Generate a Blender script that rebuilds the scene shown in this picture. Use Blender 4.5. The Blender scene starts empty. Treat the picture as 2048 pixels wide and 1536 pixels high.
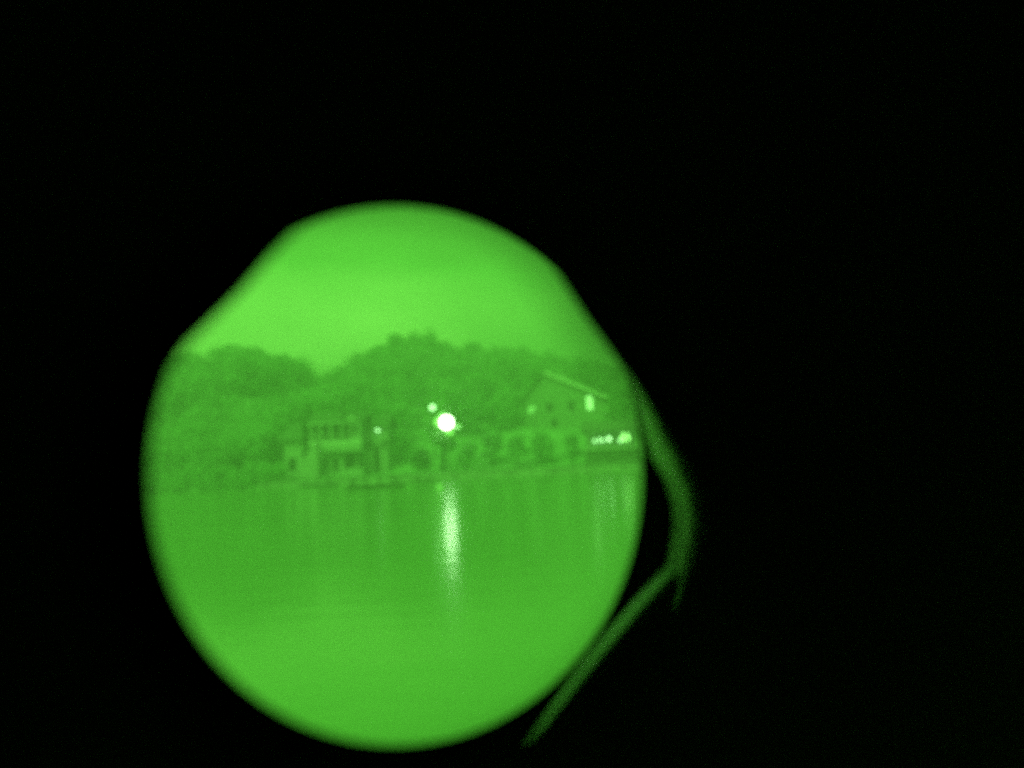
import bpy, math, random
import numpy as np
from mathutils import Vector, Matrix

# ------------------------------------------------------------------ camera, sky, light
sc = bpy.context.scene
C = sc.collection
F = 1511.0                       # focal length in photo pixels (2048 wide): a phone's wide lens
EYE = 1.7                        # metres above the water
HORIZON = 928
PITCH = math.atan((HORIZON - 768) / F)
cam = bpy.data.cameras.new('camera')
cam.sensor_width = 36.0
cam.lens = 36.0 * F / 2048.0
cam.clip_start = 0.001
cam.clip_end = 5000.0
cam.dof.use_dof = True
cam.dof.focus_distance = 0.205
cam.dof.aperture_fstop = cam.lens / 2.0      # a 2 mm pupil
camo = bpy.data.objects.new('camera', cam)
C.objects.link(camo)
camo.location = (0, 0, EYE)
ROLL = 0.05                      # the phone is held slightly askew
VIEW = (Matrix.Rotation(math.pi / 2 + PITCH, 3, 'X') @ Matrix.Rotation(-ROLL, 3, 'Z')).to_euler()
camo.rotation_euler = VIEW
sc.camera = camo

vs = sc.view_settings
vs.view_transform = 'Standard'; vs.look = 'None'; vs.gamma = 1.0; vs.exposure = 0.56
try: vs.use_curve_mapping = False
except Exception: pass
sc.cycles.max_bounces = 6
sc.cycles.diffuse_bounces = 3
sc.cycles.glossy_bounces = 3
sc.cycles.volume_bounces = 1
sc.cycles.use_denoising = False
sc.cycles.sample_clamp_indirect = 4.0
sc.cycles.caustics_reflective = False
sc.cycles.caustics_refractive = False

W = bpy.data.worlds.new('World'); sc.world = W; W.use_nodes = True
nt = W.node_tree; nt.nodes.clear()
def N(t, kind, **kw):
    n = t.nodes.new(kind)
    for k, v in kw.items():
        if isinstance(k, str) and hasattr(n, k): setattr(n, k, v)
    return n
out = N(nt, 'ShaderNodeOutputWorld'); bg = N(nt, 'ShaderNodeBackground')
tc = N(nt, 'ShaderNodeTexCoord'); sep = N(nt, 'ShaderNodeSeparateXYZ')
nt.links.new(tc.outputs['Generated'], sep.inputs[0])
# glow of a night sky: brightest low down, dimmer towards the zenith, stronger to the left (west)
el = N(nt, 'ShaderNodeMapRange'); el.interpolation_type = 'SMOOTHSTEP'
el.inputs['From Min'].default_value = 0.17; el.inputs['From Max'].default_value = 0.35
el.inputs['To Min'].default_value = 1.0; el.inputs['To Max'].default_value = 0.28
nt.links.new(sep.outputs['Z'], el.inputs['Value'])
az = N(nt, 'ShaderNodeMapRange'); az.interpolation_type = 'SMOOTHSTEP'
az.inputs['From Min'].default_value = -0.22; az.inputs['From Max'].default_value = 0.12
az.inputs['To Min'].default_value = 1.0; az.inputs['To Max'].default_value = 0.54
nt.links.new(sep.outputs['X'], az.inputs['Value'])
ns = N(nt, 'ShaderNodeTexNoise'); ns.inputs['Scale'].default_value = 5.0
ns.inputs['Detail'].default_value = 4.0; ns.inputs['Roughness'].default_value = 0.5
mp = N(nt, 'ShaderNodeMapping'); mp.inputs['Scale'].default_value = (1, 1, 1.8)
nt.links.new(tc.outputs['Generated'], mp.inputs[0]); nt.links.new(mp.outputs[0], ns.inputs['Vector'])
cl = N(nt, 'ShaderNodeMapRange'); cl.inputs['From Min'].default_value = 0.3; cl.inputs['From Max'].default_value = 0.7
cl.inputs['To Min'].default_value = 0.82; cl.inputs['To Max'].default_value = 1.18
nt.links.new(ns.outputs['Fac'], cl.inputs['Value'])
m1 = N(nt, 'ShaderNodeMath', operation='MULTIPLY'); m2 = N(nt, 'ShaderNodeMath', operation='MULTIPLY')
nt.links.new(el.outputs[0], m1.inputs[0]); nt.links.new(az.outputs[0], m1.inputs[1])
nt.links.new(m1.outputs[0], m2.inputs[0]); nt.links.new(cl.outputs[0], m2.inputs[1])
rp = N(nt, 'ShaderNodeValToRGB')
e = rp.color_ramp.elements
e[0].position = 0.0; e[0].color = (0, 0, 0, 1)
e[1].position = 1.0; e[1].color = (0.20, 0.86, 0.082, 1)
k = e.new(0.5); k.color = (0.062, 0.43, 0.026, 1)
nt.links.new(m2.outputs[0], rp.inputs[0])
nt.links.new(rp.outputs[0], bg.inputs['Color']); bg.inputs['Strength'].default_value = 1.34
nt.links.new(bg.outputs[0], out.inputs['Surface'])

moon = bpy.data.lights.new('moon', 'SUN'); moon.energy = 2.85; moon.angle = math.radians(40)
moon.color = (0.2, 0.85, 0.1)
mo = bpy.data.objects.new('moon', moon); C.objects.link(mo)
mo.rotation_euler = (math.radians(48), 0, math.radians(-28)); mo.location = (-40, -60, 90)

# ------------------------------------------------------------------ helpers
def at(px, py, D):
    """world point on the photo's line of sight at px, py, D metres out"""
    a = (px - 1024) / F; b = (768 - py) / F
    u = a * math.cos(ROLL) + b * math.sin(ROLL); v = b * math.cos(ROLL) - a * math.sin(ROLL)
    y = math.cos(PITCH) - math.sin(PITCH) * v
    z = math.sin(PITCH) + math.cos(PITCH) * v
    return Vector((u * D / y, D, EYE + z * D / y))
def X(px, D): return at(px, HORIZON - math.tan(ROLL) * (px - 1024), D).x
def Z(py, D, px=1024): return at(px, py, D).z

def mat(name, base, rough=0.8, var=0.25, scale=3.0, bump=0.0, metallic=0.0, spec=0.3, emit=None, estr=0.0, detail=4.0):
    m = bpy.data.materials.new(name); m.use_nodes = True
    t = m.node_tree; b = t.nodes['Principled BSDF']
    b.inputs['Roughness'].default_value = rough
    b.inputs['Metallic'].default_value = metallic
    b.inputs['Specular IOR Level'].default_value = spec
    if var > 0 or bump > 0:
        co = N(t, 'ShaderNodeTexCoord')
        nz = N(t, 'ShaderNodeTexNoise'); nz.inputs['Scale'].default_value = scale; nz.inputs['Detail'].default_value = detail
        t.links.new(co.outputs['Object'], nz.inputs['Vector'])
        r = N(t, 'ShaderNodeValToRGB')
        r.color_ramp.elements[0].position = 0.3; r.color_ramp.elements[1].position = 0.7
        r.color_ramp.elements[0].color = tuple(c * (1 - var) for c in base) + (1,)
        r.color_ramp.elements[1].color = tuple(min(0.95, c * (1 + var)) for c in base) + (1,)
        t.links.new(nz.outputs['Fac'], r.inputs[0]); t.links.new(r.outputs[0], b.inputs['Base Color'])
        if bump > 0:
            bp = N(t, 'ShaderNodeBump'); bp.inputs['Strength'].default_value = bump; bp.inputs['Distance'].default_value = 0.05
            t.links.new(nz.outputs['Fac'], bp.inputs['Height']); t.links.new(bp.outputs[0], b.inputs['Normal'])
    else:
        b.inputs['Base Color'].default_value = base + (1,)
    if emit:
        b.inputs['Emission Color'].default_value = emit + (1,)
        b.inputs['Emission Strength'].default_value = estr
    return m

M = {}
def leafmat(name, base, var=0.15, scale=0.35):
    m = mat(name, base, 0.9, var, scale, spec=0.1)
    t = m.node_tree; b = t.nodes['Principled BSDF']; o_ = t.nodes['Material Output']
    tr = N(t, 'ShaderNodeBsdfTranslucent'); mx = N(t, 'ShaderNodeMixShader'); mx.inputs[0].default_value = 0.45
    t.links.new(b.inputs['Base Color'].links[0].from_socket, tr.inputs['Color'])
    t.links.new(b.outputs[0], mx.inputs[1]); t.links.new(tr.outputs[0], mx.inputs[2]); t.links.new(mx.outputs[0], o_.inputs['Surface'])
    return m
# near-infrared look: leaves and grass are bright, glass and roofs dark
M['leaf'] = leafmat('leaf', (0.44, 0.60, 0.39))
M['dark_leaf'] = leafmat('dark_leaf', (0.28, 0.39, 0.24), 0.25, 0.5)
M['bark'] = mat('bark', (0.12, 0.15, 0.11), 0.9, 0.3, 4.0, 0.3)
M['grass'] = mat('grass_ground', (0.34, 0.47, 0.30), 0.95, 0.25, 0.12, 0.3, spec=0.1)
M['render'] = mat('pale_render', (0.42, 0.46, 0.40), 0.85, 0.08, 0.8, 0.05)
M['render2'] = mat('grey_render', (0.42, 0.44, 0.40), 0.85, 0.1, 0.8, 0.05)
M['roof'] = mat('dark_roof', (0.16, 0.20, 0.15), 0.8, 0.3, 1.6, 0.3)
M['slate'] = mat('weathered_slate', (0.20, 0.22, 0.19), 0.8, 0.3, 1.6, 0.3)
M['lip'] = mat('pale_inner_lip', (0.84, 0.95, 0.88), 0.42, 0.15, 240.0, 0.1, metallic=0.7, spec=0.5)
M['clad'] = mat('grey_cladding', (0.27, 0.33, 0.25), 0.85, 0.15, 0.6, 0.1)
M['trim'] = mat('white_trim', (0.78, 0.79, 0.76), 0.6, 0.05, 2.0)
M['frame'] = mat('dark_frame', (0.20, 0.22, 0.19), 0.6, 0.1, 4.0)
M['glass'] = mat('dark_glass', (0.03, 0.04, 0.03), 0.2, 0.0, spec=0.5)
M['door'] = mat('dark_door', (0.03, 0.035, 0.03), 0.7, 0.2, 3.0)
M['stone'] = mat('wall_stone', (0.34, 0.37, 0.32), 0.9, 0.4, 0.9, 0.4)
M['coping'] = mat('pale_coping', (0.52, 0.54, 0.50), 0.85, 0.12, 1.2)
M['timber'] = mat('dock_timber', (0.12, 0.14, 0.11), 0.85, 0.3, 1.5, 0.3)
M['deck'] = mat('dock_deck', (0.36, 0.40, 0.34), 0.85, 0.2, 2.5, 0.2)
M['metal'] = mat('pole_metal', (0.30, 0.31, 0.29), 0.45, 0.1, 5.0, metallic=0.6)
M['quay'] = mat('quay_concrete', (0.30, 0.32, 0.28), 0.9, 0.2, 1.2, 0.2)
M['bed'] = mat('lake_bed', (0.10, 0.14, 0.09), 0.95, 0.3, 0.2)
M['rubber'] = mat('black_rubber', (0.03, 0.032, 0.03), 0.75, 0.25, 160.0, 0.1, spec=0.2)
M['liner'] = mat('pale_flap_edge', (0.78, 0.90, 0.86), 0.45, 0.18, 220.0, 0.1, metallic=0.6, spec=0.6)  # pale so the rubber edge reads as catching light
M['body'] = mat('body_paint', (0.03, 0.033, 0.03), 0.5, 0.15, 90.0, 0.05)
def lampmat(name, s, c=(0.42, 1.0, 0.36)):
    return mat(name, (0.8, 0.85, 0.8), 0.4, 0.0, emit=c, estr=s)
M['flood'] = lampmat('lit_flood_glass', 9.0, (0.6, 1.0, 0.5))
M['lamp'] = lampmat('lit_lamp_glass', 3.2)
M['lamp_bright'] = lampmat('lit_lamp_glass_bright', 1.9, (0.32, 1.0, 0.2))
M['lamp_dim'] = lampmat('lit_lamp_glass_dim', 1.4)
M['lamp_halo'] = lampmat('halo_globe_glow', 1.0, (0.22, 0.9, 0.11))  # glow of the added globes that imitate the floodlight's halo
M['lamp_dimmer'] = lampmat('faint_lamp_and_halo', 0.55, (0.25, 1.0, 0.16))  # faint post lamp, and some of the added halo globes
M['lit_pane'] = lampmat('lit_window_pane', 1.3, (0.34, 1.0, 0.24))
M['dim_pane'] = lampmat('dim_window_pane', 0.4, (0.25, 1.0, 0.16))

wm = bpy.data.materials.new('lake_water'); wm.use_nodes = True
t = wm.node_tree; b = t.nodes['Principled BSDF']
b.inputs['Base Color'].default_value = (0.24, 0.37, 0.17, 1)
b.inputs['Roughness'].default_value = 0.13
b.inputs['IOR'].default_value = 4.0
co = N(t, 'ShaderNodeTexCoord'); mp = N(t, 'ShaderNodeMapping')
mp.inputs['Scale'].default_value = (0.55, 1.5, 1.0)
t.links.new(co.outputs['Object'], mp.inputs[0])
n1 = N(t, 'ShaderNodeTexNoise'); n1.inputs['Scale'].default_value = 0.9; n1.inputs['Detail'].default_value = 3.0
n2 = N(t, 'ShaderNodeTexNoise'); n2.inputs['Scale'].default_value = 0.05; n2.inputs['Detail'].default_value = 2.0
t.links.new(mp.outputs[0], n1.inputs['Vector']); t.links.new(mp.outputs[0], n2.inputs['Vector'])
bp = N(t, 'ShaderNodeBump'); bp.inputs['Strength'].default_value = 0.05; bp.inputs['Distance'].default_value = 0.15
t.links.new(n1.outputs['Fac'], bp.inputs['Height']); t.links.new(bp.outputs[0], b.inputs['Normal'])
rr = N(t, 'ShaderNodeMapRange'); rr.inputs['From Min'].default_value = 0.35; rr.inputs['From Max'].default_value = 0.65
rr.inputs['To Min'].default_value = 0.12; rr.inputs['To Max'].default_value = 0.18
t.links.new(n2.outputs['Fac'], rr.inputs['Value']); t.links.new(rr.outputs[0], b.inputs['Roughness'])
M['water'] = wm

class MB:
    """collects boxes, bars, quads; links them as one mesh object"""
    def __init__(s): s.v = []; s.f = []
    def add(s, vs, fs):
        o = len(s.v); s.v += [tuple(p) for p in vs]; s.f += [tuple(i + o for i in q) for q in fs]; return s
    def box(s, x0, x1, y0, y1, z0, z1):
        return s.add([(x0,y0,z0),(x1,y0,z0),(x1,y1,z0),(x0,y1,z0),(x0,y0,z1),(x1,y0,z1),(x1,y1,z1),(x0,y1,z1)],
                     [(3,2,1,0),(4,5,6,7),(0,1,5,4),(1,2,6,5),(2,3,7,6),(3,0,4,7)])
    def tube(s, pts, rads, n=10):
        rings = []; o = len(s.v)
        for i, p in enumerate(pts):
            p = Vector(p)
            d = (Vector(pts[min(i+1, len(pts)-1)]) - Vector(pts[max(i-1, 0)])).normalized()
            a = d.cross(Vector((0, 1, 0)) if abs(d.y) < 0.9 else Vector((1, 0, 0))).normalized(); c = d.cross(a)
            for k in range(n):
                th = 2 * math.pi * k / n
                s.v.append(tuple(p + (a * math.cos(th) + c * math.sin(th)) * rads[i]))
        for i in range(len(pts) - 1):
            for k in range(n):
                k2 = (k + 1) % n
                s.f.append((o+i*n+k, o+i*n+k2, o+(i+1)*n+k2, o+(i+1)*n+k))
        s.f.append(tuple(o + k for k in range(n))[::-1]); s.f.append(tuple(o + (len(pts)-1)*n + k for k in range(n)))
        return s
    def lathe(s, c, prof, n=20):
        """prof: (radius, z) from bottom to top about a vertical axis at c"""
        o = len(s.v)
        for r, z in prof:
            for k in range(n):
                th = 2*math.pi*k/n; s.v.append((c[0]+r*math.cos(th), c[1]+r*math.sin(th), c[2]+z))
        for i in range(len(prof)-1):
            for k in range(n):
                k2 = (k+1) % n; s.f.append((o+i*n+k, o+i*n+k2, o+(i+1)*n+k2, o+(i+1)*n+k))
        s.f.append(tuple(o+k for k in range(n))[::-1]); s.f.append(tuple(o+(len(prof)-1)*n+k for k in range(n)))
        return s
    def gable(s, x0, x1, y0, y1, z0, z1, th=0.18, axis='x'):
        """two sloping roof slabs with real thickness; ridge along axis"""
        def slab(p):
            q = [(a[0], a[1], a[2] - th) for a in p]
            s.add(list(p) + q, [(0,1,2,3),(7,6,5,4),(0,4,5,1),(1,5,6,2),(2,6,7,3),(3,7,4,0)])
        if axis == 'x':
            ym = (y0+y1)/2
            slab([(x0,y0,z0),(x1,y0,z0),(x1,ym,z1),(x0,ym,z1)]); slab([(x0,ym,z1),(x1,ym,z1),(x1,y1,z0),(x0,y1,z0)])
        else:
            xm = (x0+x1)/2
            slab([(x0,y1,z0),(x0,y0,z0),(xm,y0,z1),(xm,y1,z1)]); slab([(xm,y1,z1),(xm,y0,z1),(x1,y0,z0),(x1,y1,z0)])
        return s
    def prism(s, poly, y0, y1):
        """closed outline in x,z extruded along y"""
        n = len(poly)
        v = [(x, y0, z) for x, z in poly] + [(x, y1, z) for x, z in poly]
        f = [tuple(range(n)), tuple(range(2*n-1, n-1, -1))] + [(i, (i+1) % n + 0, (i+1) % n + n, i+n)[::-1] for i in range(n)]
        return s.add(v, f)
    def mesh(s, name, m, smooth=False):
        me = bpy.data.meshes.new(name); me.from_pydata(s.v, [], s.f); me.update()
        if m: me.materials.append(m)
        if smooth:
            for p in me.polygons: p.use_smooth = True
        return me
    def build(s, name, m, parent=None, smooth=False):
        o = bpy.data.objects.new(name, s.mesh(name, m, smooth)); C.objects.link(o)
        if parent: o.parent = parent
        return o

def tag(o, label=None, cat=None, group=None, kind=None):
    if label: o['label'] = label
    if cat: o['category'] = cat
    if group: o['group'] = group
    if kind: o['kind'] = kind
    return o
def thing(name, label, cat, loc, rz=0.0, group=None):
    o = bpy.data.objects.new(name, None); C.objects.link(o)
    o.location = loc; o.rotation_euler = (0, 0, rz); o.empty_display_size = 0.2
    return tag(o, label, cat, group)
def copy_tree(o, parent=None):
    c = o.copy(); C.objects.link(c); c.parent = parent
    for ch in [x for x in o.children]: copy_tree(ch, c)
    return c

# ------------------------------------------------------------------ the setting
SHORE = 111.5
def sm(a, b, x):
    t_ = min(1.0, max(0.0, (x - a) / (b - a))); return t_ * t_ * (3 - 2 * t_)
RIDGE_D, TREE_H = 230.0, 8.5
ridge_px = [(500, 855), (560, 845), (610, 828), (650, 812), (700, 775), (738, 732), (752, 698), (790, 673), (850, 668), (900, 684), (960, 690),
            (1040, 694), (1120, 704), (1200, 722), (1300, 735)]
RP = [at(p, q, RIDGE_D) for p, q in ridge_px]
RX = [-480, -170] + [p.x for p in RP] + [120, 480]; RZ = [24, 14] + [p.z - TREE_H for p in RP] + [30, 22]
WALL_X = X(535, SHORE)
def terrain(x, y):
    R = float(np.interp(x, RX, RZ))
    tt = min(1.0, max(0.0, (y - 121) / (RIDGE_D - 121)))
    h = 1.1 + (R - 1.1) * tt ** 0.85
    back = sm(RIDGE_D, RIDGE_D + 170, y); h *= 1 - 0.55 * back
    # wooded headland on the left
    L = sm(-40.0, -53.0, x) * sm(133, 162, y) * (1 - 0.6 * sm(190, 260, y)) * (1 - 0.3 * sm(-90, -160, x))
    h = max(h, 1.1 + 20.5 * L)
    # natural bank, uneven at the waterline, where there is no sea wall
    nb = sm(WALL_X + 4, WALL_X - 4, x)
    y0 = 110.6 + 1.4 * math.sin(x * 0.21) + 0.8 * math.sin(x * 0.57 + 1)
    h -= nb * 2.2 * (1 - sm(y0, y0 + 5.5, y))
    if y < SHORE: h = min(h, -0.6 if nb < 0.5 else h)
    h += 0.5 * math.sin(x * 0.11 + y * 0.07) * sm(125, 150, y) + 0.15 * math.sin(x * 0.4) * sm(115, 125, y)
    return h
xs = np.concatenate([np.linspace(-480, -130, 26), np.linspace(-124, 124, 100), np.linspace(130, 480, 26)])
ys = np.concatenate([np.linspace(SHORE - 4, 180, 64), np.linspace(184, 470, 34)])
g = MB(); nx = len(xs)
for y in ys:
    for x in xs: g.v.append((float(x), float(y), terrain(float(x), float(y))))
for j in range(len(ys) - 1):
    for i in range(nx - 1): g.f.append((j*nx+i, j*nx+i+1, (j+1)*nx+i+1, (j+1)*nx+i))
tag(g.build('hillside_terrain', M['grass'], smooth=True), kind='structure')

g = MB(); g.add([(-480, 1.5, 0), (480, 1.5, 0), (480, SHORE + 8, 0), (-480, SHORE + 8, 0)], [(0,1,2,3)])
tag(g.build('lake_water', M['water']), kind='structure')
g = MB(); g.add([(-480, -120, -2.5), (480, -120, -2.5), (480, 470, -2.5), (-480, 470, -2.5)], [(0,1,2,3)])
tag(g.build('lake_bed_ground', M['bed']), kind='structure')
g = MB(); g.box(-480, 480, -120, 1.6, -2.4, 0.35)
tag(g.build('near_quay_ground', M['quay']), kind='structure')

# ------------------------------------------------------------------ sea wall and docks on the far shore
wall = thing('sea_wall', 'long low dark stone sea wall along the far waterline below the houses', 'sea wall', (0, SHORE, 0))
g = MB(); rnd = random.Random(3)
x = -300.0
g.box(WALL_X - 1, 300, -0.5, 0.5, -2.4, 0.86); g.build('wall_face', M['stone'], wall)
g = MB(); g.box(WALL_X - 1.1, 300, -0.58, 0.62, 0.863, 1.02); g.build('coping', M['slate'], wall)

def dock(pxa, pxb, D, depth, label, piles):
    x0, x1 = X(pxa, D), X(pxb, D); cx = (x0 + x1) / 2; w = (x1 - x0) / 2
    o = thing('floating_dock', label, 'dock', (cx, D, 0), 0, 'docks along the far shore')
    g = MB(); g.box(-w, w, 0, depth, -0.25, 0.3); g.build('pontoon', M['timber'], o)
    g = MB(); n = int(2 * w / 0.22)
    for i in range(n):
        a = -w + 2 * w * i / n; g.box(a + 0.01, a + 2*w/n - 0.01, -0.06, depth + 0.06, 0.303, 0.36 + 0.008 * (i % 3))
    tag(g.build('deck_planking', M['deck'], o), kind='stuff')
    for i in range(piles):
        xx = -w + 2 * w * (i + 0.5) / piles
        g = MB(); g.tube([(xx, -0.2, -2.4), (xx, -0.2, 1.15)], [0.13, 0.12]); g.build('pile', M['timber'], o, True)
    return o
dock(690, 800, 78.0, 2.0, 'longest floating dock, in front of the pale villa, pale deck on dark pontoon', 4)
dock(600, 668, 100.0, 1.8, 'short floating dock on the water left of the long dock', 3)
dock(824, 868, 105.0, 1.6, 'smallest floating dock, on the water just left of the floodlight streak', 2)

# ------------------------------------------------------------------ buildings
def window(parent, x0, x1, z0, z1, y, pane='glass', mull=1, name='window'):
    fr = 0.09; g = MB()
    g.box(x0, x0+fr, y-0.06, y+0.10, z0, z1); g.box(x1-fr, x1, y-0.06, y+0.10, z0, z1)
    g.box(x0+fr, x1-fr, y-0.06, y+0.10, z1-fr, z1); g.box(x0+fr, x1-fr, y-0.06, y+0.10, z0, z0+fr)
    for i in range(mull):
        xm = x0 + (x1-x0)*(i+1)/(mull+1); g.box(xm-0.03, xm+0.03, y-0.05, y+0.08, z0+fr, z1-fr)
    f = g.build(name, M['frame'], parent)
    g = MB(); g.box(x0+fr*0.6, x1-fr*0.6, y-0.02, y+0.05, z0+fr*0.6, z1-fr*0.6); g.build('pane', M[pane], f)
    g = MB(); g.box(x0-0.08, x1+0.08, y-0.14, y+0.05, z0-0.09, z0-0.003); g.build('sill', M['trim'], f)
    return f
def door(parent, x0, x1, z0, z1, y):
    g = MB(); g.box(x0, x1, y-0.05, y+0.06, z0, z1)
    for i in range(3):
        h = (z1-z0)/3; g.box(x0+0.12, x1-0.12, y-0.08, y-0.052, z0+i*h+0.1, z0+(i+1)*h-0.1)
    d = g.build('door', M['door'], parent)
    g = MB(); g.tube([(x1-0.15, y-0.09, z0+1.0), (x1-0.15, y-0.09, z0+1.2)], [0.03, 0.03], 6); g.build('handle', M['metal'], d)
    return d

# pale villa on the left: px 556..722 at 117 m (12.9 px a metre)
D = 117.0
vx = X(640, D); base = 1.15
v = thing('pale_villa', 'pale two-storey villa with columned upper veranda and terrace, beside the water', 'house', (vx, D, base), math.radians(3))
def lx(px, D=D, c=vx): return X(px, D) - c
def lz(py, D=D, b0=base): return Z(py, D, 650) - b0
zt = lz(883); zb = lz(903)              # veranda floor
g = MB(); g.box(lx(604), lx(722), 2.2, 10, 0, zt); g.box(lx(620), lx(722), 2.6, 10, zt, lz(842)); g.build('wall', M['render'], v)
g = MB(); g.gable(lx(612), lx(728), 1.4, 10.8, lz(843), lz(821), 0.25); rf = g.build('roof', M['roof'], v)
g = MB(); g.box(lx(665), lx(677), 5.0, 6.2, lz(835), lz(814)); g.build('chimney', M['roof'], rf)
# front gable bay
g = MB(); xa, xb = lx(681), lx(719); g.prism([(xa, zt+0.01), (xb, zt+0.01), (xb, lz(843)), ((xa+xb)/2, lz(824)), (xa, lz(843))], 1.5, 4.0)
g.build('gable_wall', M['render'], v)
g = MB(); g.gable(xa-0.3, xb+0.3, 1.2, 5.5, lz(842), lz(820), 0.2, 'y'); g.build('gable_roof', M['roof'], v)
# veranda
g = MB(); g.box(lx(618), lx(724), 0.6, 2.2-0.002, zt-0.35, zt); g.build('veranda_floor', M['trim'], v)
g = MB(); g.box(lx(634), lx(722), 0.62, 0.82, zb, zt-0.353); g.build('terrace_wall', M['render'], v)
for px in (621, 640, 660, 683):
    g = MB(); xc = lx(px); g.lathe((xc, 1.0, zt+0.003), [(0.26, 0), (0.26, 0.2), (0.2, 0.25), (0.17, lz(848)-zt-0.3), (0.25, lz(848)-zt-0.2), (0.25, lz(848)-zt)], 12)
    g.build('column', M['render'], v, True)
g = MB(); g.box(lx(617), lx(686), 0.8, 1.4, lz(848)+0.003, lz(844)); g.build('veranda_beam', M['render'], v)
g = MB(); zr = zt + 1.0
g.box(lx(619), lx(722), 0.66, 0.74, zr-0.07, zr)
xx = lx(619)
while xx < lx(722):
    g.box(xx, xx+0.04, 0.68, 0.72, zt, zr-0.07); xx += 0.22
g.build('railing', M['render2'], v)
for a, c_, y0 in ((624, 631, 2.6), (642, 655, 2.6), (665, 678, 2.6), (686, 700, 1.5)):
    window(v, lx(a), lx(c_), zt+0.25, lz(849), y0-0.003, 'glass', 1)
window(v, lx(703), lx(714), zt+0.9, lz(850), 1.497, 'glass', 0)
# ground floor openings
door(v, lx(684), lx(707), lz(938), lz(910), 2.197)
door(v, lx(712), lx(721), lz(938), lz(908), 2.197)
window(v, lx(640), lx(652), 0.9, lz(915), 2.197)
window(v, lx(661), lx(673), 0.9, lz(915), 2.197)
# outside stair
g = MB()
n = 14
for i in range(n):
    x0 = lx(637) - 4.2 + i*0.3; g.box(x0, x0+0.32, -0.7, 0.55, 0, 0.2 + (zt-0.2)*i/(n-1))
g.build('outside_stair', M['render2'], v)
# left wing
g = MB(); g.box(lx(566), lx(603.5), 1.0, 8, 0, lz(874)); g.build('wing_wall', M['render'], v)
g = MB(); x0, x1, y0, y1 = lx(556), lx(607), 0.2, 8.8; a, c_ = lz(876), lz(840); xm0, xm1, ym = x0+1.2, x1-1.2, (y0+y1)/2
g.add([(x0,y0,a),(x1,y0,a),(x1,y1,a),(x0,y1,a),(xm0,ym,c_),(xm1,ym,c_)], [(0,1,5,4),(1,2,5),(2,3,4,5),(3,0,4),(3,2,1,0)])
g.box(x0, x1, y0, y1, a-0.2, a-0.003); g.build('wing_roof', M['roof'], v)
door(v, lx(575), lx(590), lz(938), lz(913), 0.997)
g = MB(); g.tube([(lx(562), 0.6, 0), (lx(562), 0.6, lz(878))], [0.14, 0.14]); g.build('porch_post', M['timber'], v)

# low cottage right of the villa
D2 = 121.0; cx2 = X(748, D2)
cz = terrain(cx2, D2)
k = thing('low_cottage', 'low cottage with dark roof between the pale villa and the floodlight', 'house', (cx2, D2, cz), math.radians(-4))
def lx2(px): return X(px, D2) - cx2
def lz2(py): return Z(py, D2, 748) - cz
g = MB(); g.box(lx2(727), lx2(775), 1, 7, -0.5, lz2(853)); g.build('wall', M['render2'], k)
g = MB(); g.gable(lx2(722), lx2(780), 0.4, 7.6, lz2(854), lz2(829), 0.22); rf = g.build('roof', M['roof'], k)
g = MB(); g.box(lx2(757), lx2(763), 4.3, 5.1, lz2(835), lz2(823)); g.build('chimney', M['stone'], rf)
window(k, lx2(731), lx2(743), lz2(900), lz2(880), 0.997); window(k, lx2(763), lx2(772), lz2(900), lz2(880), 0.997)
door(k, lx2(747), lx2(757), 0.0, lz2(890), 0.997)
lmp = thing('wall_lamp', 'small round lit lamp on the front wall of the low cottage', 'lamp', (X(757, D2+.4), D2+0.75, Z(860, D2, 757)), 0)
g = MB(); g.lathe((0, 0, -0.2), [(0.05, 0), (0.19, 0.06), (0.24, 0.2), (0.19, 0.34), (0.05, 0.4)], 14); g.build('lamp_glass', M['lamp'], lmp, True)
g = MB(); g.box(-0.06, 0.06, 0.1, 0.3, -0.06, 0.06); g.build('bracket', M['metal'], lmp)

# big gabled house up the slope on the right
D3 = 146.0; gx = X(1130, D3); gz = terrain(gx, D3) - 0.3
h = thing('gabled_house', 'large gabled house up the right slope with a pale roof edge and lit window', 'house', (gx, D3, gz), math.radians(-6))
def lx3(px): return X(px, D3) - gx
def lz3(py): return Z(py, D3, 1130) - gz
xa, xb, xm = lx3(1052), lx3(1214), lx3(1098)
g = MB(); g.prism([(xa, -1.5), (xb, -1.5), (xb, lz3(797)), (xm, lz3(747)), (xa, lz3(790))], 0, 11); g.build('wall', M['clad'], h)
th = 0.25
g = MB()
for p in ([(xa-0.7, lz3(797)), (xm, lz3(741))], [(xm, lz3(741)), (xb+0.9, lz3(798))]):
    (x0, z0), (x1, z1) = p
    g.add([(x0,-0.7,z0),(x1,-0.7,z1),(x1,11.6,z1),(x0,11.6,z0),(x0,-0.7,z0-th),(x1,-0.7,z1-th),(x1,11.6,z1-th),(x0,11.6,z0-th)],
          [(0,1,2,3),(7,6,5,4),(0,4,5,1),(1,5,6,2),(2,6,7,3),(3,7,4,0)])
rf = g.build('roof', M['roof'], h)
g = MB(); (x0, z0), (x1, z1) = (xm, lz3(741)), (xb+0.9, lz3(798))
g.prism([(x0, z0+0.12), (x0, z0-0.5), (x1, z1-0.5), (x1, z1+0.12)][::-1], -0.86, -0.703); g.build('barge_board', M['trim'], rf)
g = MB(); g.box(lx3(1128), lx3(1138), 6, 7.2, lz3(770), lz3(738)); g.build('chimney', M['stone'], rf)
w = window(h, lx3(1179), lx3(1193), lz3(823), lz3(794), -0.003, 'lit_pane', 1); w['label'] = 'brightly lit tall window'
w = window(h, lx3(1061), lx3(1076), lz3(823), lz3(809), -0.003, 'dim_pane', 1); w['label'] = 'dimly lit small window'
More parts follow.
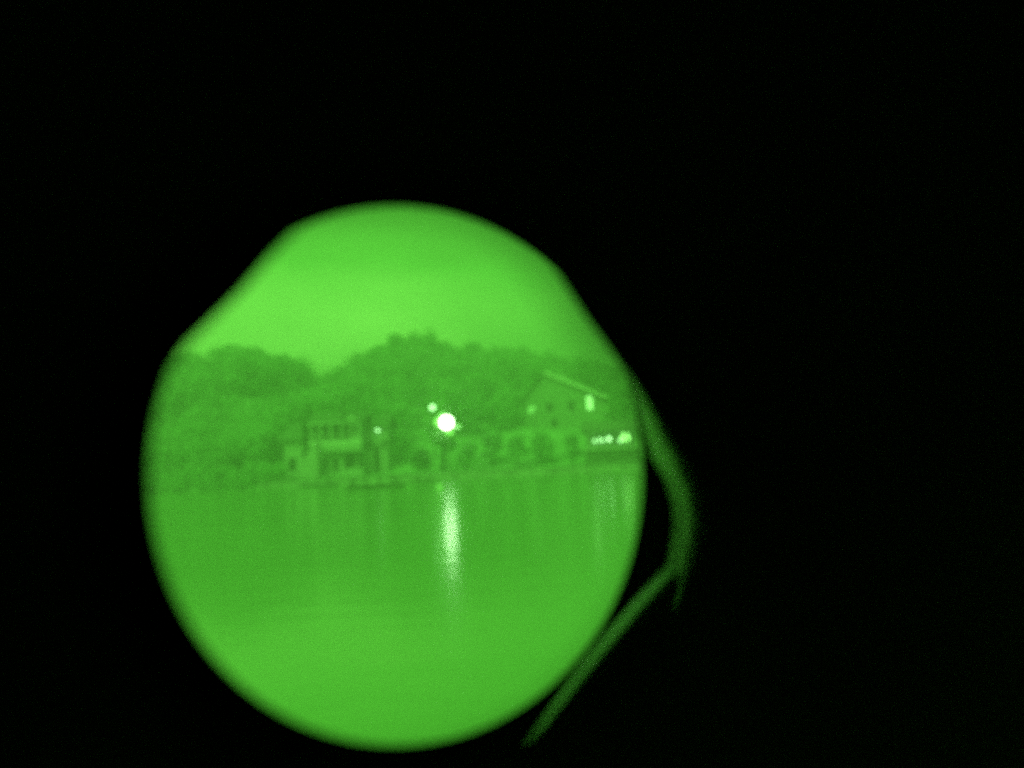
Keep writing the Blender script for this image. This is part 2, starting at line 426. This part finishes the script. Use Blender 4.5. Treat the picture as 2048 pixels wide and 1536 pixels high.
for a, c_ in ((1098, 1112), (1142, 1156)): window(h, lx3(a), lx3(c_), lz3(823), lz3(802), -0.003)
door(h, lx3(1108), lx3(1118), 0.1, lz3(836), -0.003)

# open boathouse pavilion at the water on the right
D4 = 112.2; bx = X(1232, D4); bz = 1.03
p = thing('boathouse', 'lamplit open-fronted boathouse on a dark base at the right waterline', 'boathouse', (bx, D4, bz), math.radians(-3))
def lx4(px): return X(px, D4) - bx
def lz4(py): return Z(py, D4, 1232) - bz
g = MB(); g.box(lx4(1176), lx4(1284), 0.2, 7, 0, lz4(898)); g.build('base', M['timber'], p)
g = MB(); g.box(lx4(1172), lx4(1288), -0.2, 7.2, lz4(898)+0.003, lz4(894)); g.build('deck', M['coping'], p)
g = MB(); g.box(lx4(1180), lx4(1280), 4.4, 6.8, lz4(894)+0.003, lz4(858)); g.build('back_wall', M['render2'], p)
for px in (1180, 1206, 1232, 1256, 1281):
    g = MB(); g.box(lx4(px)-0.12, lx4(px)+0.12, 0.1, 0.34, lz4(894)+0.003, lz4(859)); g.build('post', M['timber'], p)
g = MB(); g.gable(lx4(1170), lx4(1292), -0.6, 7.6, lz4(858), lz4(838), 0.22); g.build('roof', M['slate'], p)
g = MB(); g.box(lx4(1180), lx4(1281), 0.15, 0.27, lz4(886)-0.05, lz4(886)+0.03); g.build('rail', M['trim'], p)

def globe_lamp(px, py, D, r, m, label, name='globe_lamp', group=None, drop=0.5, col=None, power=0):
    c = at(px, py, D)
    o = thing(name, label, 'lamp', c, 0, group)
    g = MB(); g.lathe((0, 0, 0), [(r*math.cos(a), r*math.sin(a)) for a in [math.radians(q) for q in (-85, -60, -35, -10, 15, 40, 65, 85)]], 18); g.build('lamp_glass', M[m], o, True)
    g = MB(); g.tube([(0, 0, r*0.99), (0, 0, r + drop)], [0.05, 0.05], 8); g.build('hanger', M['metal'], o)
    return o
globe_lamp(1203, 880, D4+0.8, 0.36, 'lamp', 'leftmost lit globe lamp hanging in the boathouse', group='boathouse lamps', drop=0.9)
globe_lamp(1218, 878, D4+0.9, 0.32, 'lamp', 'second lit globe lamp from the left hanging in the boathouse', group='boathouse lamps', drop=0.9)
globe_lamp(1190, 882, D4+1.2, 0.3, 'lamp_dim', 'dimmest globe lamp at the left end of the boathouse', group='boathouse lamps', drop=0.9)
globe_lamp(1240, 881, D4+1.2, 0.3, 'lamp_dim', 'dim globe lamp just left of the biggest boathouse lamp', group='boathouse lamps', drop=0.9)
globe_lamp(1252, 874, D4+0.9, 0.74, 'lamp_bright', 'biggest and brightest globe lamp at the right end of the boathouse', group='boathouse lamps', drop=0.4)

# floodlight mast
def mast(px, py, D, r, m, label, zfoot, arms=()):
    c = at(px, py, D)
    o = thing('lamp_post', label, 'lamp post', (c.x, D, zfoot), 0, 'lamp posts on the shore'); H = c.z - zfoot
    g = MB(); g.tube([(0, 0.0, 0), (0, 0, H*0.5), (0, 0, H - r*0.96)], [0.16, 0.12, 0.09], 12); g.build('pole', M['metal'], o, True)
    g = MB(); g.lathe((0, 0, 0), [(0.3, 0), (0.3, 0.08), (0.18, 0.2)], 12); g.build('foot', M['metal'], o)
    g = MB(); g.lathe((0, 0, H), [(r*math.cos(a), r*math.sin(a)) for a in [math.radians(q) for q in range(-84, 85, 14)]], 24); g.build('lamp_globe', M[m], o, True)
    g = MB(); g.lathe((0, 0, H + r*0.97), [(r*0.35, 0), (r*0.3, 0.1), (r*0.08, 0.2)], 14); g.build('cap', M['metal'], o, True)
    for dx, dz, rr_, mm in arms:                       # dim globes added on arms to stand in for the big lamp's halo
        g = MB(); g.tube([(0, 0.1, H - r*0.9), (dx, 0.25, H + dz - rr_)], [0.06, 0.05], 8); halo_arm = g.build('halo_arm', M['metal'], o)
        g = MB(); g.lathe((dx, 0.25, H + dz), [(rr_*math.cos(a), rr_*math.sin(a)) for a in [math.radians(q) for q in range(-84, 85, 24)]], 16); g.build('halo_globe', M[mm], halo_arm, True)
    return o
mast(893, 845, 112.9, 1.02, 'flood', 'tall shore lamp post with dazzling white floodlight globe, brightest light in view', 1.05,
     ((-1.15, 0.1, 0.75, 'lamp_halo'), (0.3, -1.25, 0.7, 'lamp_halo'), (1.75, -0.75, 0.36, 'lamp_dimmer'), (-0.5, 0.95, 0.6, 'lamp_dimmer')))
zz = terrain(X(865, 126), 126)
mast(865, 815, 126.0, 0.46, 'lamp', 'lamp post with small bright globe just above and left of the floodlight', zz)
mast(1068, 816, 139.0, 0.3, 'lamp_dimmer', 'lamp post with faint globe in front of the gabled house', terrain(X(1068, 139), 139))
c = at(882, 977, 60.0)
o = thing('mooring_buoy', 'small pale mooring buoy floating just left of the floodlight streak', 'buoy', (c.x, 60, 0))
g = MB(); g.lathe((0, 0, -0.15), [(0.1, 0), (0.3, 0.12), (0.34, 0.3), (0.24, 0.5), (0.06, 0.58)], 14); g.build('float', M['trim'], o, True)
g = MB(); g.tube([(0, 0, 0.42), (0, 0, 0.75)], [0.03, 0.03], 6); g.build('ring', M['metal'], o)

# ------------------------------------------------------------------ trees
def crown_quads(rnd, H, R, n, size, blobs=9):
    """many leaf-clump quads spread through lumpy volumes"""
    vs_, fs_ = [], []
    B = []
    for i in range(blobs):
        a = rnd.uniform(0, 2*math.pi); q = rnd.random()
        zc = H*(0.35 + 0.55*q); rr_ = R*(0.55*(1 - abs(q-0.4)))*rnd.uniform(0.5, 1.1)
        B.append((rr_*math.cos(a), rr_*math.sin(a), zc, R*rnd.uniform(0.34, 0.56)))
    for i in range(n):
        bx_, by_, bz_, br = B[i % blobs]
        d = Vector((rnd.gauss(0,1), rnd.gauss(0,1), rnd.gauss(0,0.85))).normalized()*br*(rnd.random()**0.4)
        c = Vector((bx_, by_, bz_)) + d
        u = Vector((rnd.gauss(0,1), rnd.gauss(0,1), rnd.gauss(0,1))).normalized()
        w_ = u.cross(Vector((rnd.gauss(0,1), rnd.gauss(0,1), rnd.gauss(0,1)))).normalized()
        s = size*rnd.uniform(0.6, 1.3); o_ = len(vs_)
        vs_ += [tuple(c+u*s), tuple(c+w_*s*0.6), tuple(c-u*s), tuple(c-w_*s*0.6)]; fs_.append((o_, o_+1, o_+2, o_+3))
    return vs_, fs_
def trunk_mb(rnd, H, R):
    g = MB()
    g.tube([(0,0,-0.4), (0.05*R,0,H*0.3), (0.02*R,0.04*R,H*0.8)], [H*0.035, H*0.026, H*0.008], 8)
    for i in range(4):
        a = rnd.uniform(0, 6.28); z0 = H*rnd.uniform(0.28, 0.5)
        g.tube([(0,0,z0), (math.cos(a)*R*0.35, math.sin(a)*R*0.35, z0+H*0.14), (math.cos(a)*R*0.6, math.sin(a)*R*0.6, z0+H*0.26)], [H*0.013, H*0.009, H*0.004], 6)
    return g
def tree(px, D, H, R, label, seed, m='leaf', name='broadleaf_tree', n=520, group='trees and bushes near the far shore'):
    rnd = random.Random(seed); x = X(px, D)
    o = thing(name, label, 'tree' if 'tree' in name else 'bush', (x, D, terrain(x, D)), rnd.uniform(0, 6), group)
    trunk_mb(rnd, H, R).build('trunk', M['bark'], o, True)
    g = MB(); g.v, g.f = crown_quads(rnd, H, R, n, 0.1*R + 0.12); g.build('crown', M[m], o)
    return o
tree(548, 122, 7.0, 3.0, 'dark bushy tree at the left end of the pale villa', 11, 'dark_leaf')
tree(612, 131, 9.0, 3.4, 'dark tree rising behind the roof of the pale villa', 12, 'dark_leaf')
tree(650, 133, 9.5, 3.0, 'rounded tree behind the chimney of the pale villa', 13)
tree(742, 132, 9.0, 3.2, 'tree standing behind the low cottage roof', 14)
tree(800, 124, 6.0, 2.6, 'small tree between the low cottage and the floodlight', 15)
tree(845, 114.5, 3.2, 2.6, 'low dark bush on the sea wall left of the floodlight post', 16, 'dark_leaf', 'round_bush')
tree(886, 115.9, 11.0, 2.7, 'tall tree added close behind the floodlight, its lit crown standing in for the halo', 31, n=1700)  # added so the lamplight on its leaves makes a halo
tree(938, 115, 4.2, 2.2, 'upright bush right of the floodlight post', 17, 'leaf', 'round_bush')
tree(985, 122, 5.6, 2.6, 'loose tree on the lit lawn right of the floodlight', 18)
tree(1035, 118, 5.0, 2.4, 'narrow tree on the shore below the gabled house', 19)
tree(1085, 121, 5.2, 2.6, 'spreading tree on the shore in front of the gabled house', 20)
tree(1145, 117, 4.4, 2.2, 'low tree beside the left end of the boathouse', 21)
tree(1235, 131, 8.0, 3.2, 'tree behind the boathouse roof', 22)
tree(470, 118, 5.5, 2.6, 'dark tree on the left shore, second from the villa', 23, 'dark_leaf')
tree(400, 120, 6.5, 3.0, 'broad tree on the left shore, farthest from the villa', 24)
tree(510, 115, 2.6, 2.0, 'low bush on the sea wall left of the villa', 25, 'leaf', 'round_bush')
tree(795, 226, 9.5, 5.0, 'highest tree on the hilltop against the bright sky', 26)
tree(748, 226, 7, 3.6, 'tree at the step of the hill skyline against the bright sky', 27)

# the wood on the hill and the headland reads as one dark mass
rnd = random.Random(77)
tpl = []
for i in range(6):
    r2 = random.Random(100+i); a_, b_ = crown_quads(r2, 9.0, 3.9, 480, 0.42, 20)
    tg = MB(); tg.tube([(0,0,-0.6), (0,0,3.2), (0.1,0.1,7)], [0.3, 0.24, 0.08], 6)
    tpl.append((np.array(a_), np.array(b_)))
def forest(name, spots, label):
    V_, F_, off = [], [], 0
    for (x, y, s) in spots:
        a_, b_ = tpl[rnd.randrange(6)]
        th_ = rnd.uniform(0, 6.28); c_, s_ = math.cos(th_), math.sin(th_)
        q = a_ * np.array([s, s, s*rnd.uniform(0.85, 1.1)])
        V_.append(np.stack([q[:,0]*c_ - q[:,1]*s_ + x, q[:,0]*s_ + q[:,1]*c_ + y, q[:,2] + terrain(x, y) - 1.2*s], 1))
        F_.append(b_ + off); off += len(a_)
    V_ = np.concatenate(V_); F_ = np.concatenate(F_)
    me = bpy.data.meshes.new(name); me.from_pydata(V_.tolist(), [], F_.tolist()); me.materials.append(M['leaf'])
    o = bpy.data.objects.new(name, me); C.objects.link(o)
    return tag(o, label, 'woods', kind='stuff')
sp = []
tries = 0
while len(sp) < 900 and tries < 20000:
    tries += 1
    y = 134 + 112 * rnd.random() ** 0.8; x = rnd.uniform(-0.42*y, 0.85*y)
    if x < -44: continue
    if 126 < y < 166 and X(1035, y) < x < X(1245, y): continue
    if y < 170 and rnd.random() < 0.25: continue
    sp.append((x, y, rnd.uniform(0.8, 1.2)))
for i in range(120):
    sp.append((rnd.uniform(34, 150), rnd.uniform(113.5, 132), rnd.uniform(0.25, 0.7)))
forest('hillside_woods', sp, 'continuous dark wood covering the hill behind the houses')
sp = []
while len(sp) < 400:
    y = 116 + 76 * rnd.random(); x = rnd.uniform(-125, -42.5 + (2.5 if y < 128 else 0))
    sp.append((x, y, rnd.uniform(0.85, 1.25)))
for i in range(300):
    x = rnd.uniform(-110, WALL_X + 2); sp.append((x, 113.2 + 1.4*math.sin(x*0.21) + rnd.uniform(-0.8, 2.5), rnd.uniform(0.2, 0.4)))
forest('headland_woods', sp, 'dark hazy wood on the headland at the left of the view')

# ------------------------------------------------------------------ the night-vision eyepiece the view is seen through
# local frame: x right, y up, z towards the viewer's back; the eye sits at the origin of the cup
scope = thing('night_vision_eyepiece', 'round black rubber eyepiece framing the glowing green view', 'eyepiece', (0, 0, EYE))
scope.rotation_euler = VIEW
def loc(px, py, d): return ((px - 1024)/F*d, (768 - py)/F*d, -d)
CX, CY = -0.002, -0.001
NN = 144
def depth(px): return 0.046 + (px - 285)/(1283 - 285)*0.019
hole, hole2, outr, outr2 = [], [], [], []
for i in range(NN):
    a = 2*math.pi*i/NN
    px, py = 791 + 491*math.cos(a), 953 - 536*math.sin(a)
    hole.append(loc(px, py, depth(px))); d2 = depth(px) + 0.0025
    px2, py2 = 791 + 503*math.cos(a), 953 - 548*math.sin(a)
    hole2.append(loc(px2, py2, d2))
    outr.append((CX + 0.052*math.cos(a), CY + 0.052*math.sin(a), -0.052 - 0.008*math.cos(a)))
    outr2.append((CX + 0.052*math.cos(a), CY + 0.052*math.sin(a), -0.056 - 0.008*math.cos(a)))
g = MB(); g.v = hole + hole2 + outr + outr2
for i in range(NN):
    j = (i+1) % NN
    g.f += [(i, j, NN+j, NN+i), (i, 2*NN+i, 2*NN+j, j), (NN+i, NN+j, 3*NN+j, 3*NN+i), (2*NN+i, 3*NN+i, 3*NN+j, 2*NN+j)]
g.build('lens_ring', M['rubber'], scope)
# rubber cup: encloses the eye, with soft folds; unseen back drawn in to keep sky light out
prof = [(0.0525, -0.061), (0.0535, -0.045), (0.0550, -0.032), (0.0535, -0.026), (0.0570, -0.016), (0.0580, 0.0), (0.0560, 0.014), (0.048, 0.028), (0.032, 0.038), (0.014, 0.044)]
def ringstrip(g, pa, n=72):
    o_ = len(g.v)
    for r, z in pa:
        for k_ in range(n):
            th_ = 2*math.pi*k_/n; g.v.append((CX + r*math.cos(th_), CY + r*math.sin(th_), z))
    m_ = len(pa)
    for i in range(m_):
        for k_ in range(n):
            k2 = (k_+1) % n; i2 = (i+1) % m_
            g.f.append((o_+i*n+k_, o_+i*n+k2, o_+i2*n+k2, o_+i2*n+k_))
g = MB(); ringstrip(g, prof + [(r + 0.003, z + 0.001) for r, z in reversed(prof)]); g.build('eyecup', M['rubber'], scope, True)
pr = [(0.053, -0.062), (0.066, -0.085), (0.088, -0.125)]
g = MB(); ringstrip(g, pr + [(r + 0.004, z) for r, z in reversed(pr)]); g.build('objective_housing', M['body'], scope)
def ribbon(name, m, inner, outer, di, do, thick=0.0012):
    """a curved lip running in depth: inner edge deeper, outer edge nearer the eye"""
    a_ = [loc(p[0], p[1], di) for p in inner]; b_ = [loc(p[0], p[1], do) for p in outer]
    n_ = len(a_); g = MB()
    off = Vector((0.6, -0.3, 0)).normalized()*thick
    g.v = a_ + b_ + [tuple(Vector(q)+off) for q in a_] + [tuple(Vector(q)+off) for q in b_]
    for i in range(n_-1):
        g.f += [(i, i+1, n_+i+1, n_+i), (2*n_+i, 3*n_+i, 3*n_+i+1, 2*n_+i+1), (n_+i, n_+i+1, 3*n_+i+1, 3*n_+i), (i, 2*n_+i, 2*n_+i+1, i+1)]
    g.f += [(0, n_, 3*n_, 2*n_), (n_-1, 3*n_-1, 4*n_-1, 2*n_-1)]
    return g.build(name, m, scope, True)
inner = [(1215,694),(1242,742),(1268,800),(1284,860),(1300,915),(1322,958),(1336,1010),(1336,1060),(1326,1112),(1334,1150),(1330,1215)]
outer = [(1216,692),(1246,736),(1290,806),(1330,885),(1372,948),(1396,1000),(1396,1050),(1388,1096),(1374,1135),(1357,1175),(1338,1216)]
ribbon('inner_lip', M['lip'], inner, outer, 0.063, 0.0438)
mid = [(1366,1098),(1325,1146),(1280,1196),(1230,1256),(1180,1318),(1130,1382),(1090,1433),(1050,1482)]
wd = [10, 10, 10, 10, 9, 8, 7, 5]
nrm = Vector((0.76, 0.65))
ribbon('flap_edge', M['liner'], [(p[0]-nrm.x*w_, p[1]-nrm.y*w_) for p, w_ in zip(mid, wd)], [(p[0]+nrm.x*w_, p[1]+nrm.y*w_) for p, w_ in zip(mid, wd)], 0.0565, 0.052)
# collar added close to the eye so its blurred edge darkens the field's rim
g = MB(); n_ = 96
for px_, py_, rx_, ry_, d_ in ((752, 966, 602, 594, 0.0135), (752, 966, 617, 608, 0.0150)):
    for i in range(n_):
        a = 2*math.pi*i/n_
        vign = 1 - 0.12*math.exp(-((a - 0.60)/0.34)**2) - 0.03*math.exp(-((a - 5.70)/0.3)**2)  # edge drawn in where the vignette should be deeper
        g.v.append(loc(px_ + rx_*vign*math.cos(a), py_ - ry_*vign*math.sin(a), d_))
for d_ in (0.0125, 0.0145):
    for i in range(n_):
        a = 2*math.pi*i/n_; g.v.append((CX + 0.0565*math.cos(a), CY + 0.0565*math.sin(a), -d_))
for i in range(n_):
    j = (i+1) % n_
    g.f += [(i, j, n_+j, n_+i), (i, 2*n_+i, 2*n_+j, j), (n_+i, n_+j, 3*n_+j, 3*n_+i), (2*n_+i, 3*n_+i, 3*n_+j, 2*n_+j)]
g.build('vignette_stop', M['rubber'], scope, True)
# soft rubber flap that trims the upper left of the field
fl = [(180,780),(330,755),(352,722),(374,690),(424,642),(486,580),(538,518),(590,465),(640,424),(650,376),(560,330),(330,420),(180,560)]
g = MB(); f0 = [loc(x_, y_, 0.045) for x_, y_ in fl]; f1 = [loc(x_, y_, 0.0462) for x_, y_ in fl]; n_ = len(fl)
g.v = f0 + f1; g.f = [tuple(range(n_)), tuple(range(2*n_-1, n_-1, -1))] + [(i, i+n_, (i+1) % n_ + n_, (i+1) % n_) for i in range(n_)]
g.build('flap', M['rubber'], scope)
# a second flap with a nearly straight edge trims the upper right, down to the bright lip
fl = [(980,330),(1030,428),(1098,540),(1166,646),(1240,746),(1300,832),(1350,912),(1392,985),(1420,1060),(1520,1060),(1560,800),(1400,500),(1180,330)]
g = MB(); f0 = [loc(x_, y_, 0.0425) for x_, y_ in fl]; f1 = [loc(x_, y_, 0.0436) for x_, y_ in fl]; n_ = len(fl)
g.v = f0 + f1; g.f = [tuple(range(n_)), tuple(range(2*n_-1, n_-1, -1))] + [(i, i+n_, (i+1) % n_ + n_, (i+1) % n_) for i in range(n_)]
g.build('flap', M['rubber'], scope)

# the post that carries the eyepiece on the near quay (below the picture)
o = thing('tripod', 'dark tripod standing on the near quay under the eyepiece', 'tripod', (0, 0.03, 0.35))
g = MB(); g.tube([(0, 0.06, 0.95), (0, 0.06, 1.268)], [0.022, 0.02], 10); g.build('centre_column', M['body'], o)
for i in range(3):
    a = math.radians(90 + 120*i)
    g = MB(); g.tube([(0.03*math.cos(a), 0.06+0.03*math.sin(a), 1.0), (0.45*math.cos(a), 0.06+0.45*math.sin(a), 0.0)], [0.018, 0.014], 8); g.build('leg', M['body'], o)

# ------------------------------------------------------------------ haze, added for the tube's veiling glow
g = MB(); g.box(-500, 500, -130, 490, -3.6, 56)
hz = g.build('haze', None); hz.display_type = 'WIRE'
tag(hz, kind='stuff')
hm = bpy.data.materials.new('haze'); hm.use_nodes = True
t = hm.node_tree; t.nodes.clear()
ho = N(t, 'ShaderNodeOutputMaterial'); hv = N(t, 'ShaderNodeVolumePrincipled')
hv.inputs['Color'].default_value = (0.85, 0.9, 0.85, 1); hv.inputs['Density'].default_value = 0.0050
hv.inputs['Anisotropy'].default_value = 0.3
t.links.new(hv.outputs[0], ho.inputs['Volume'])
hz.data.materials.append(hm)
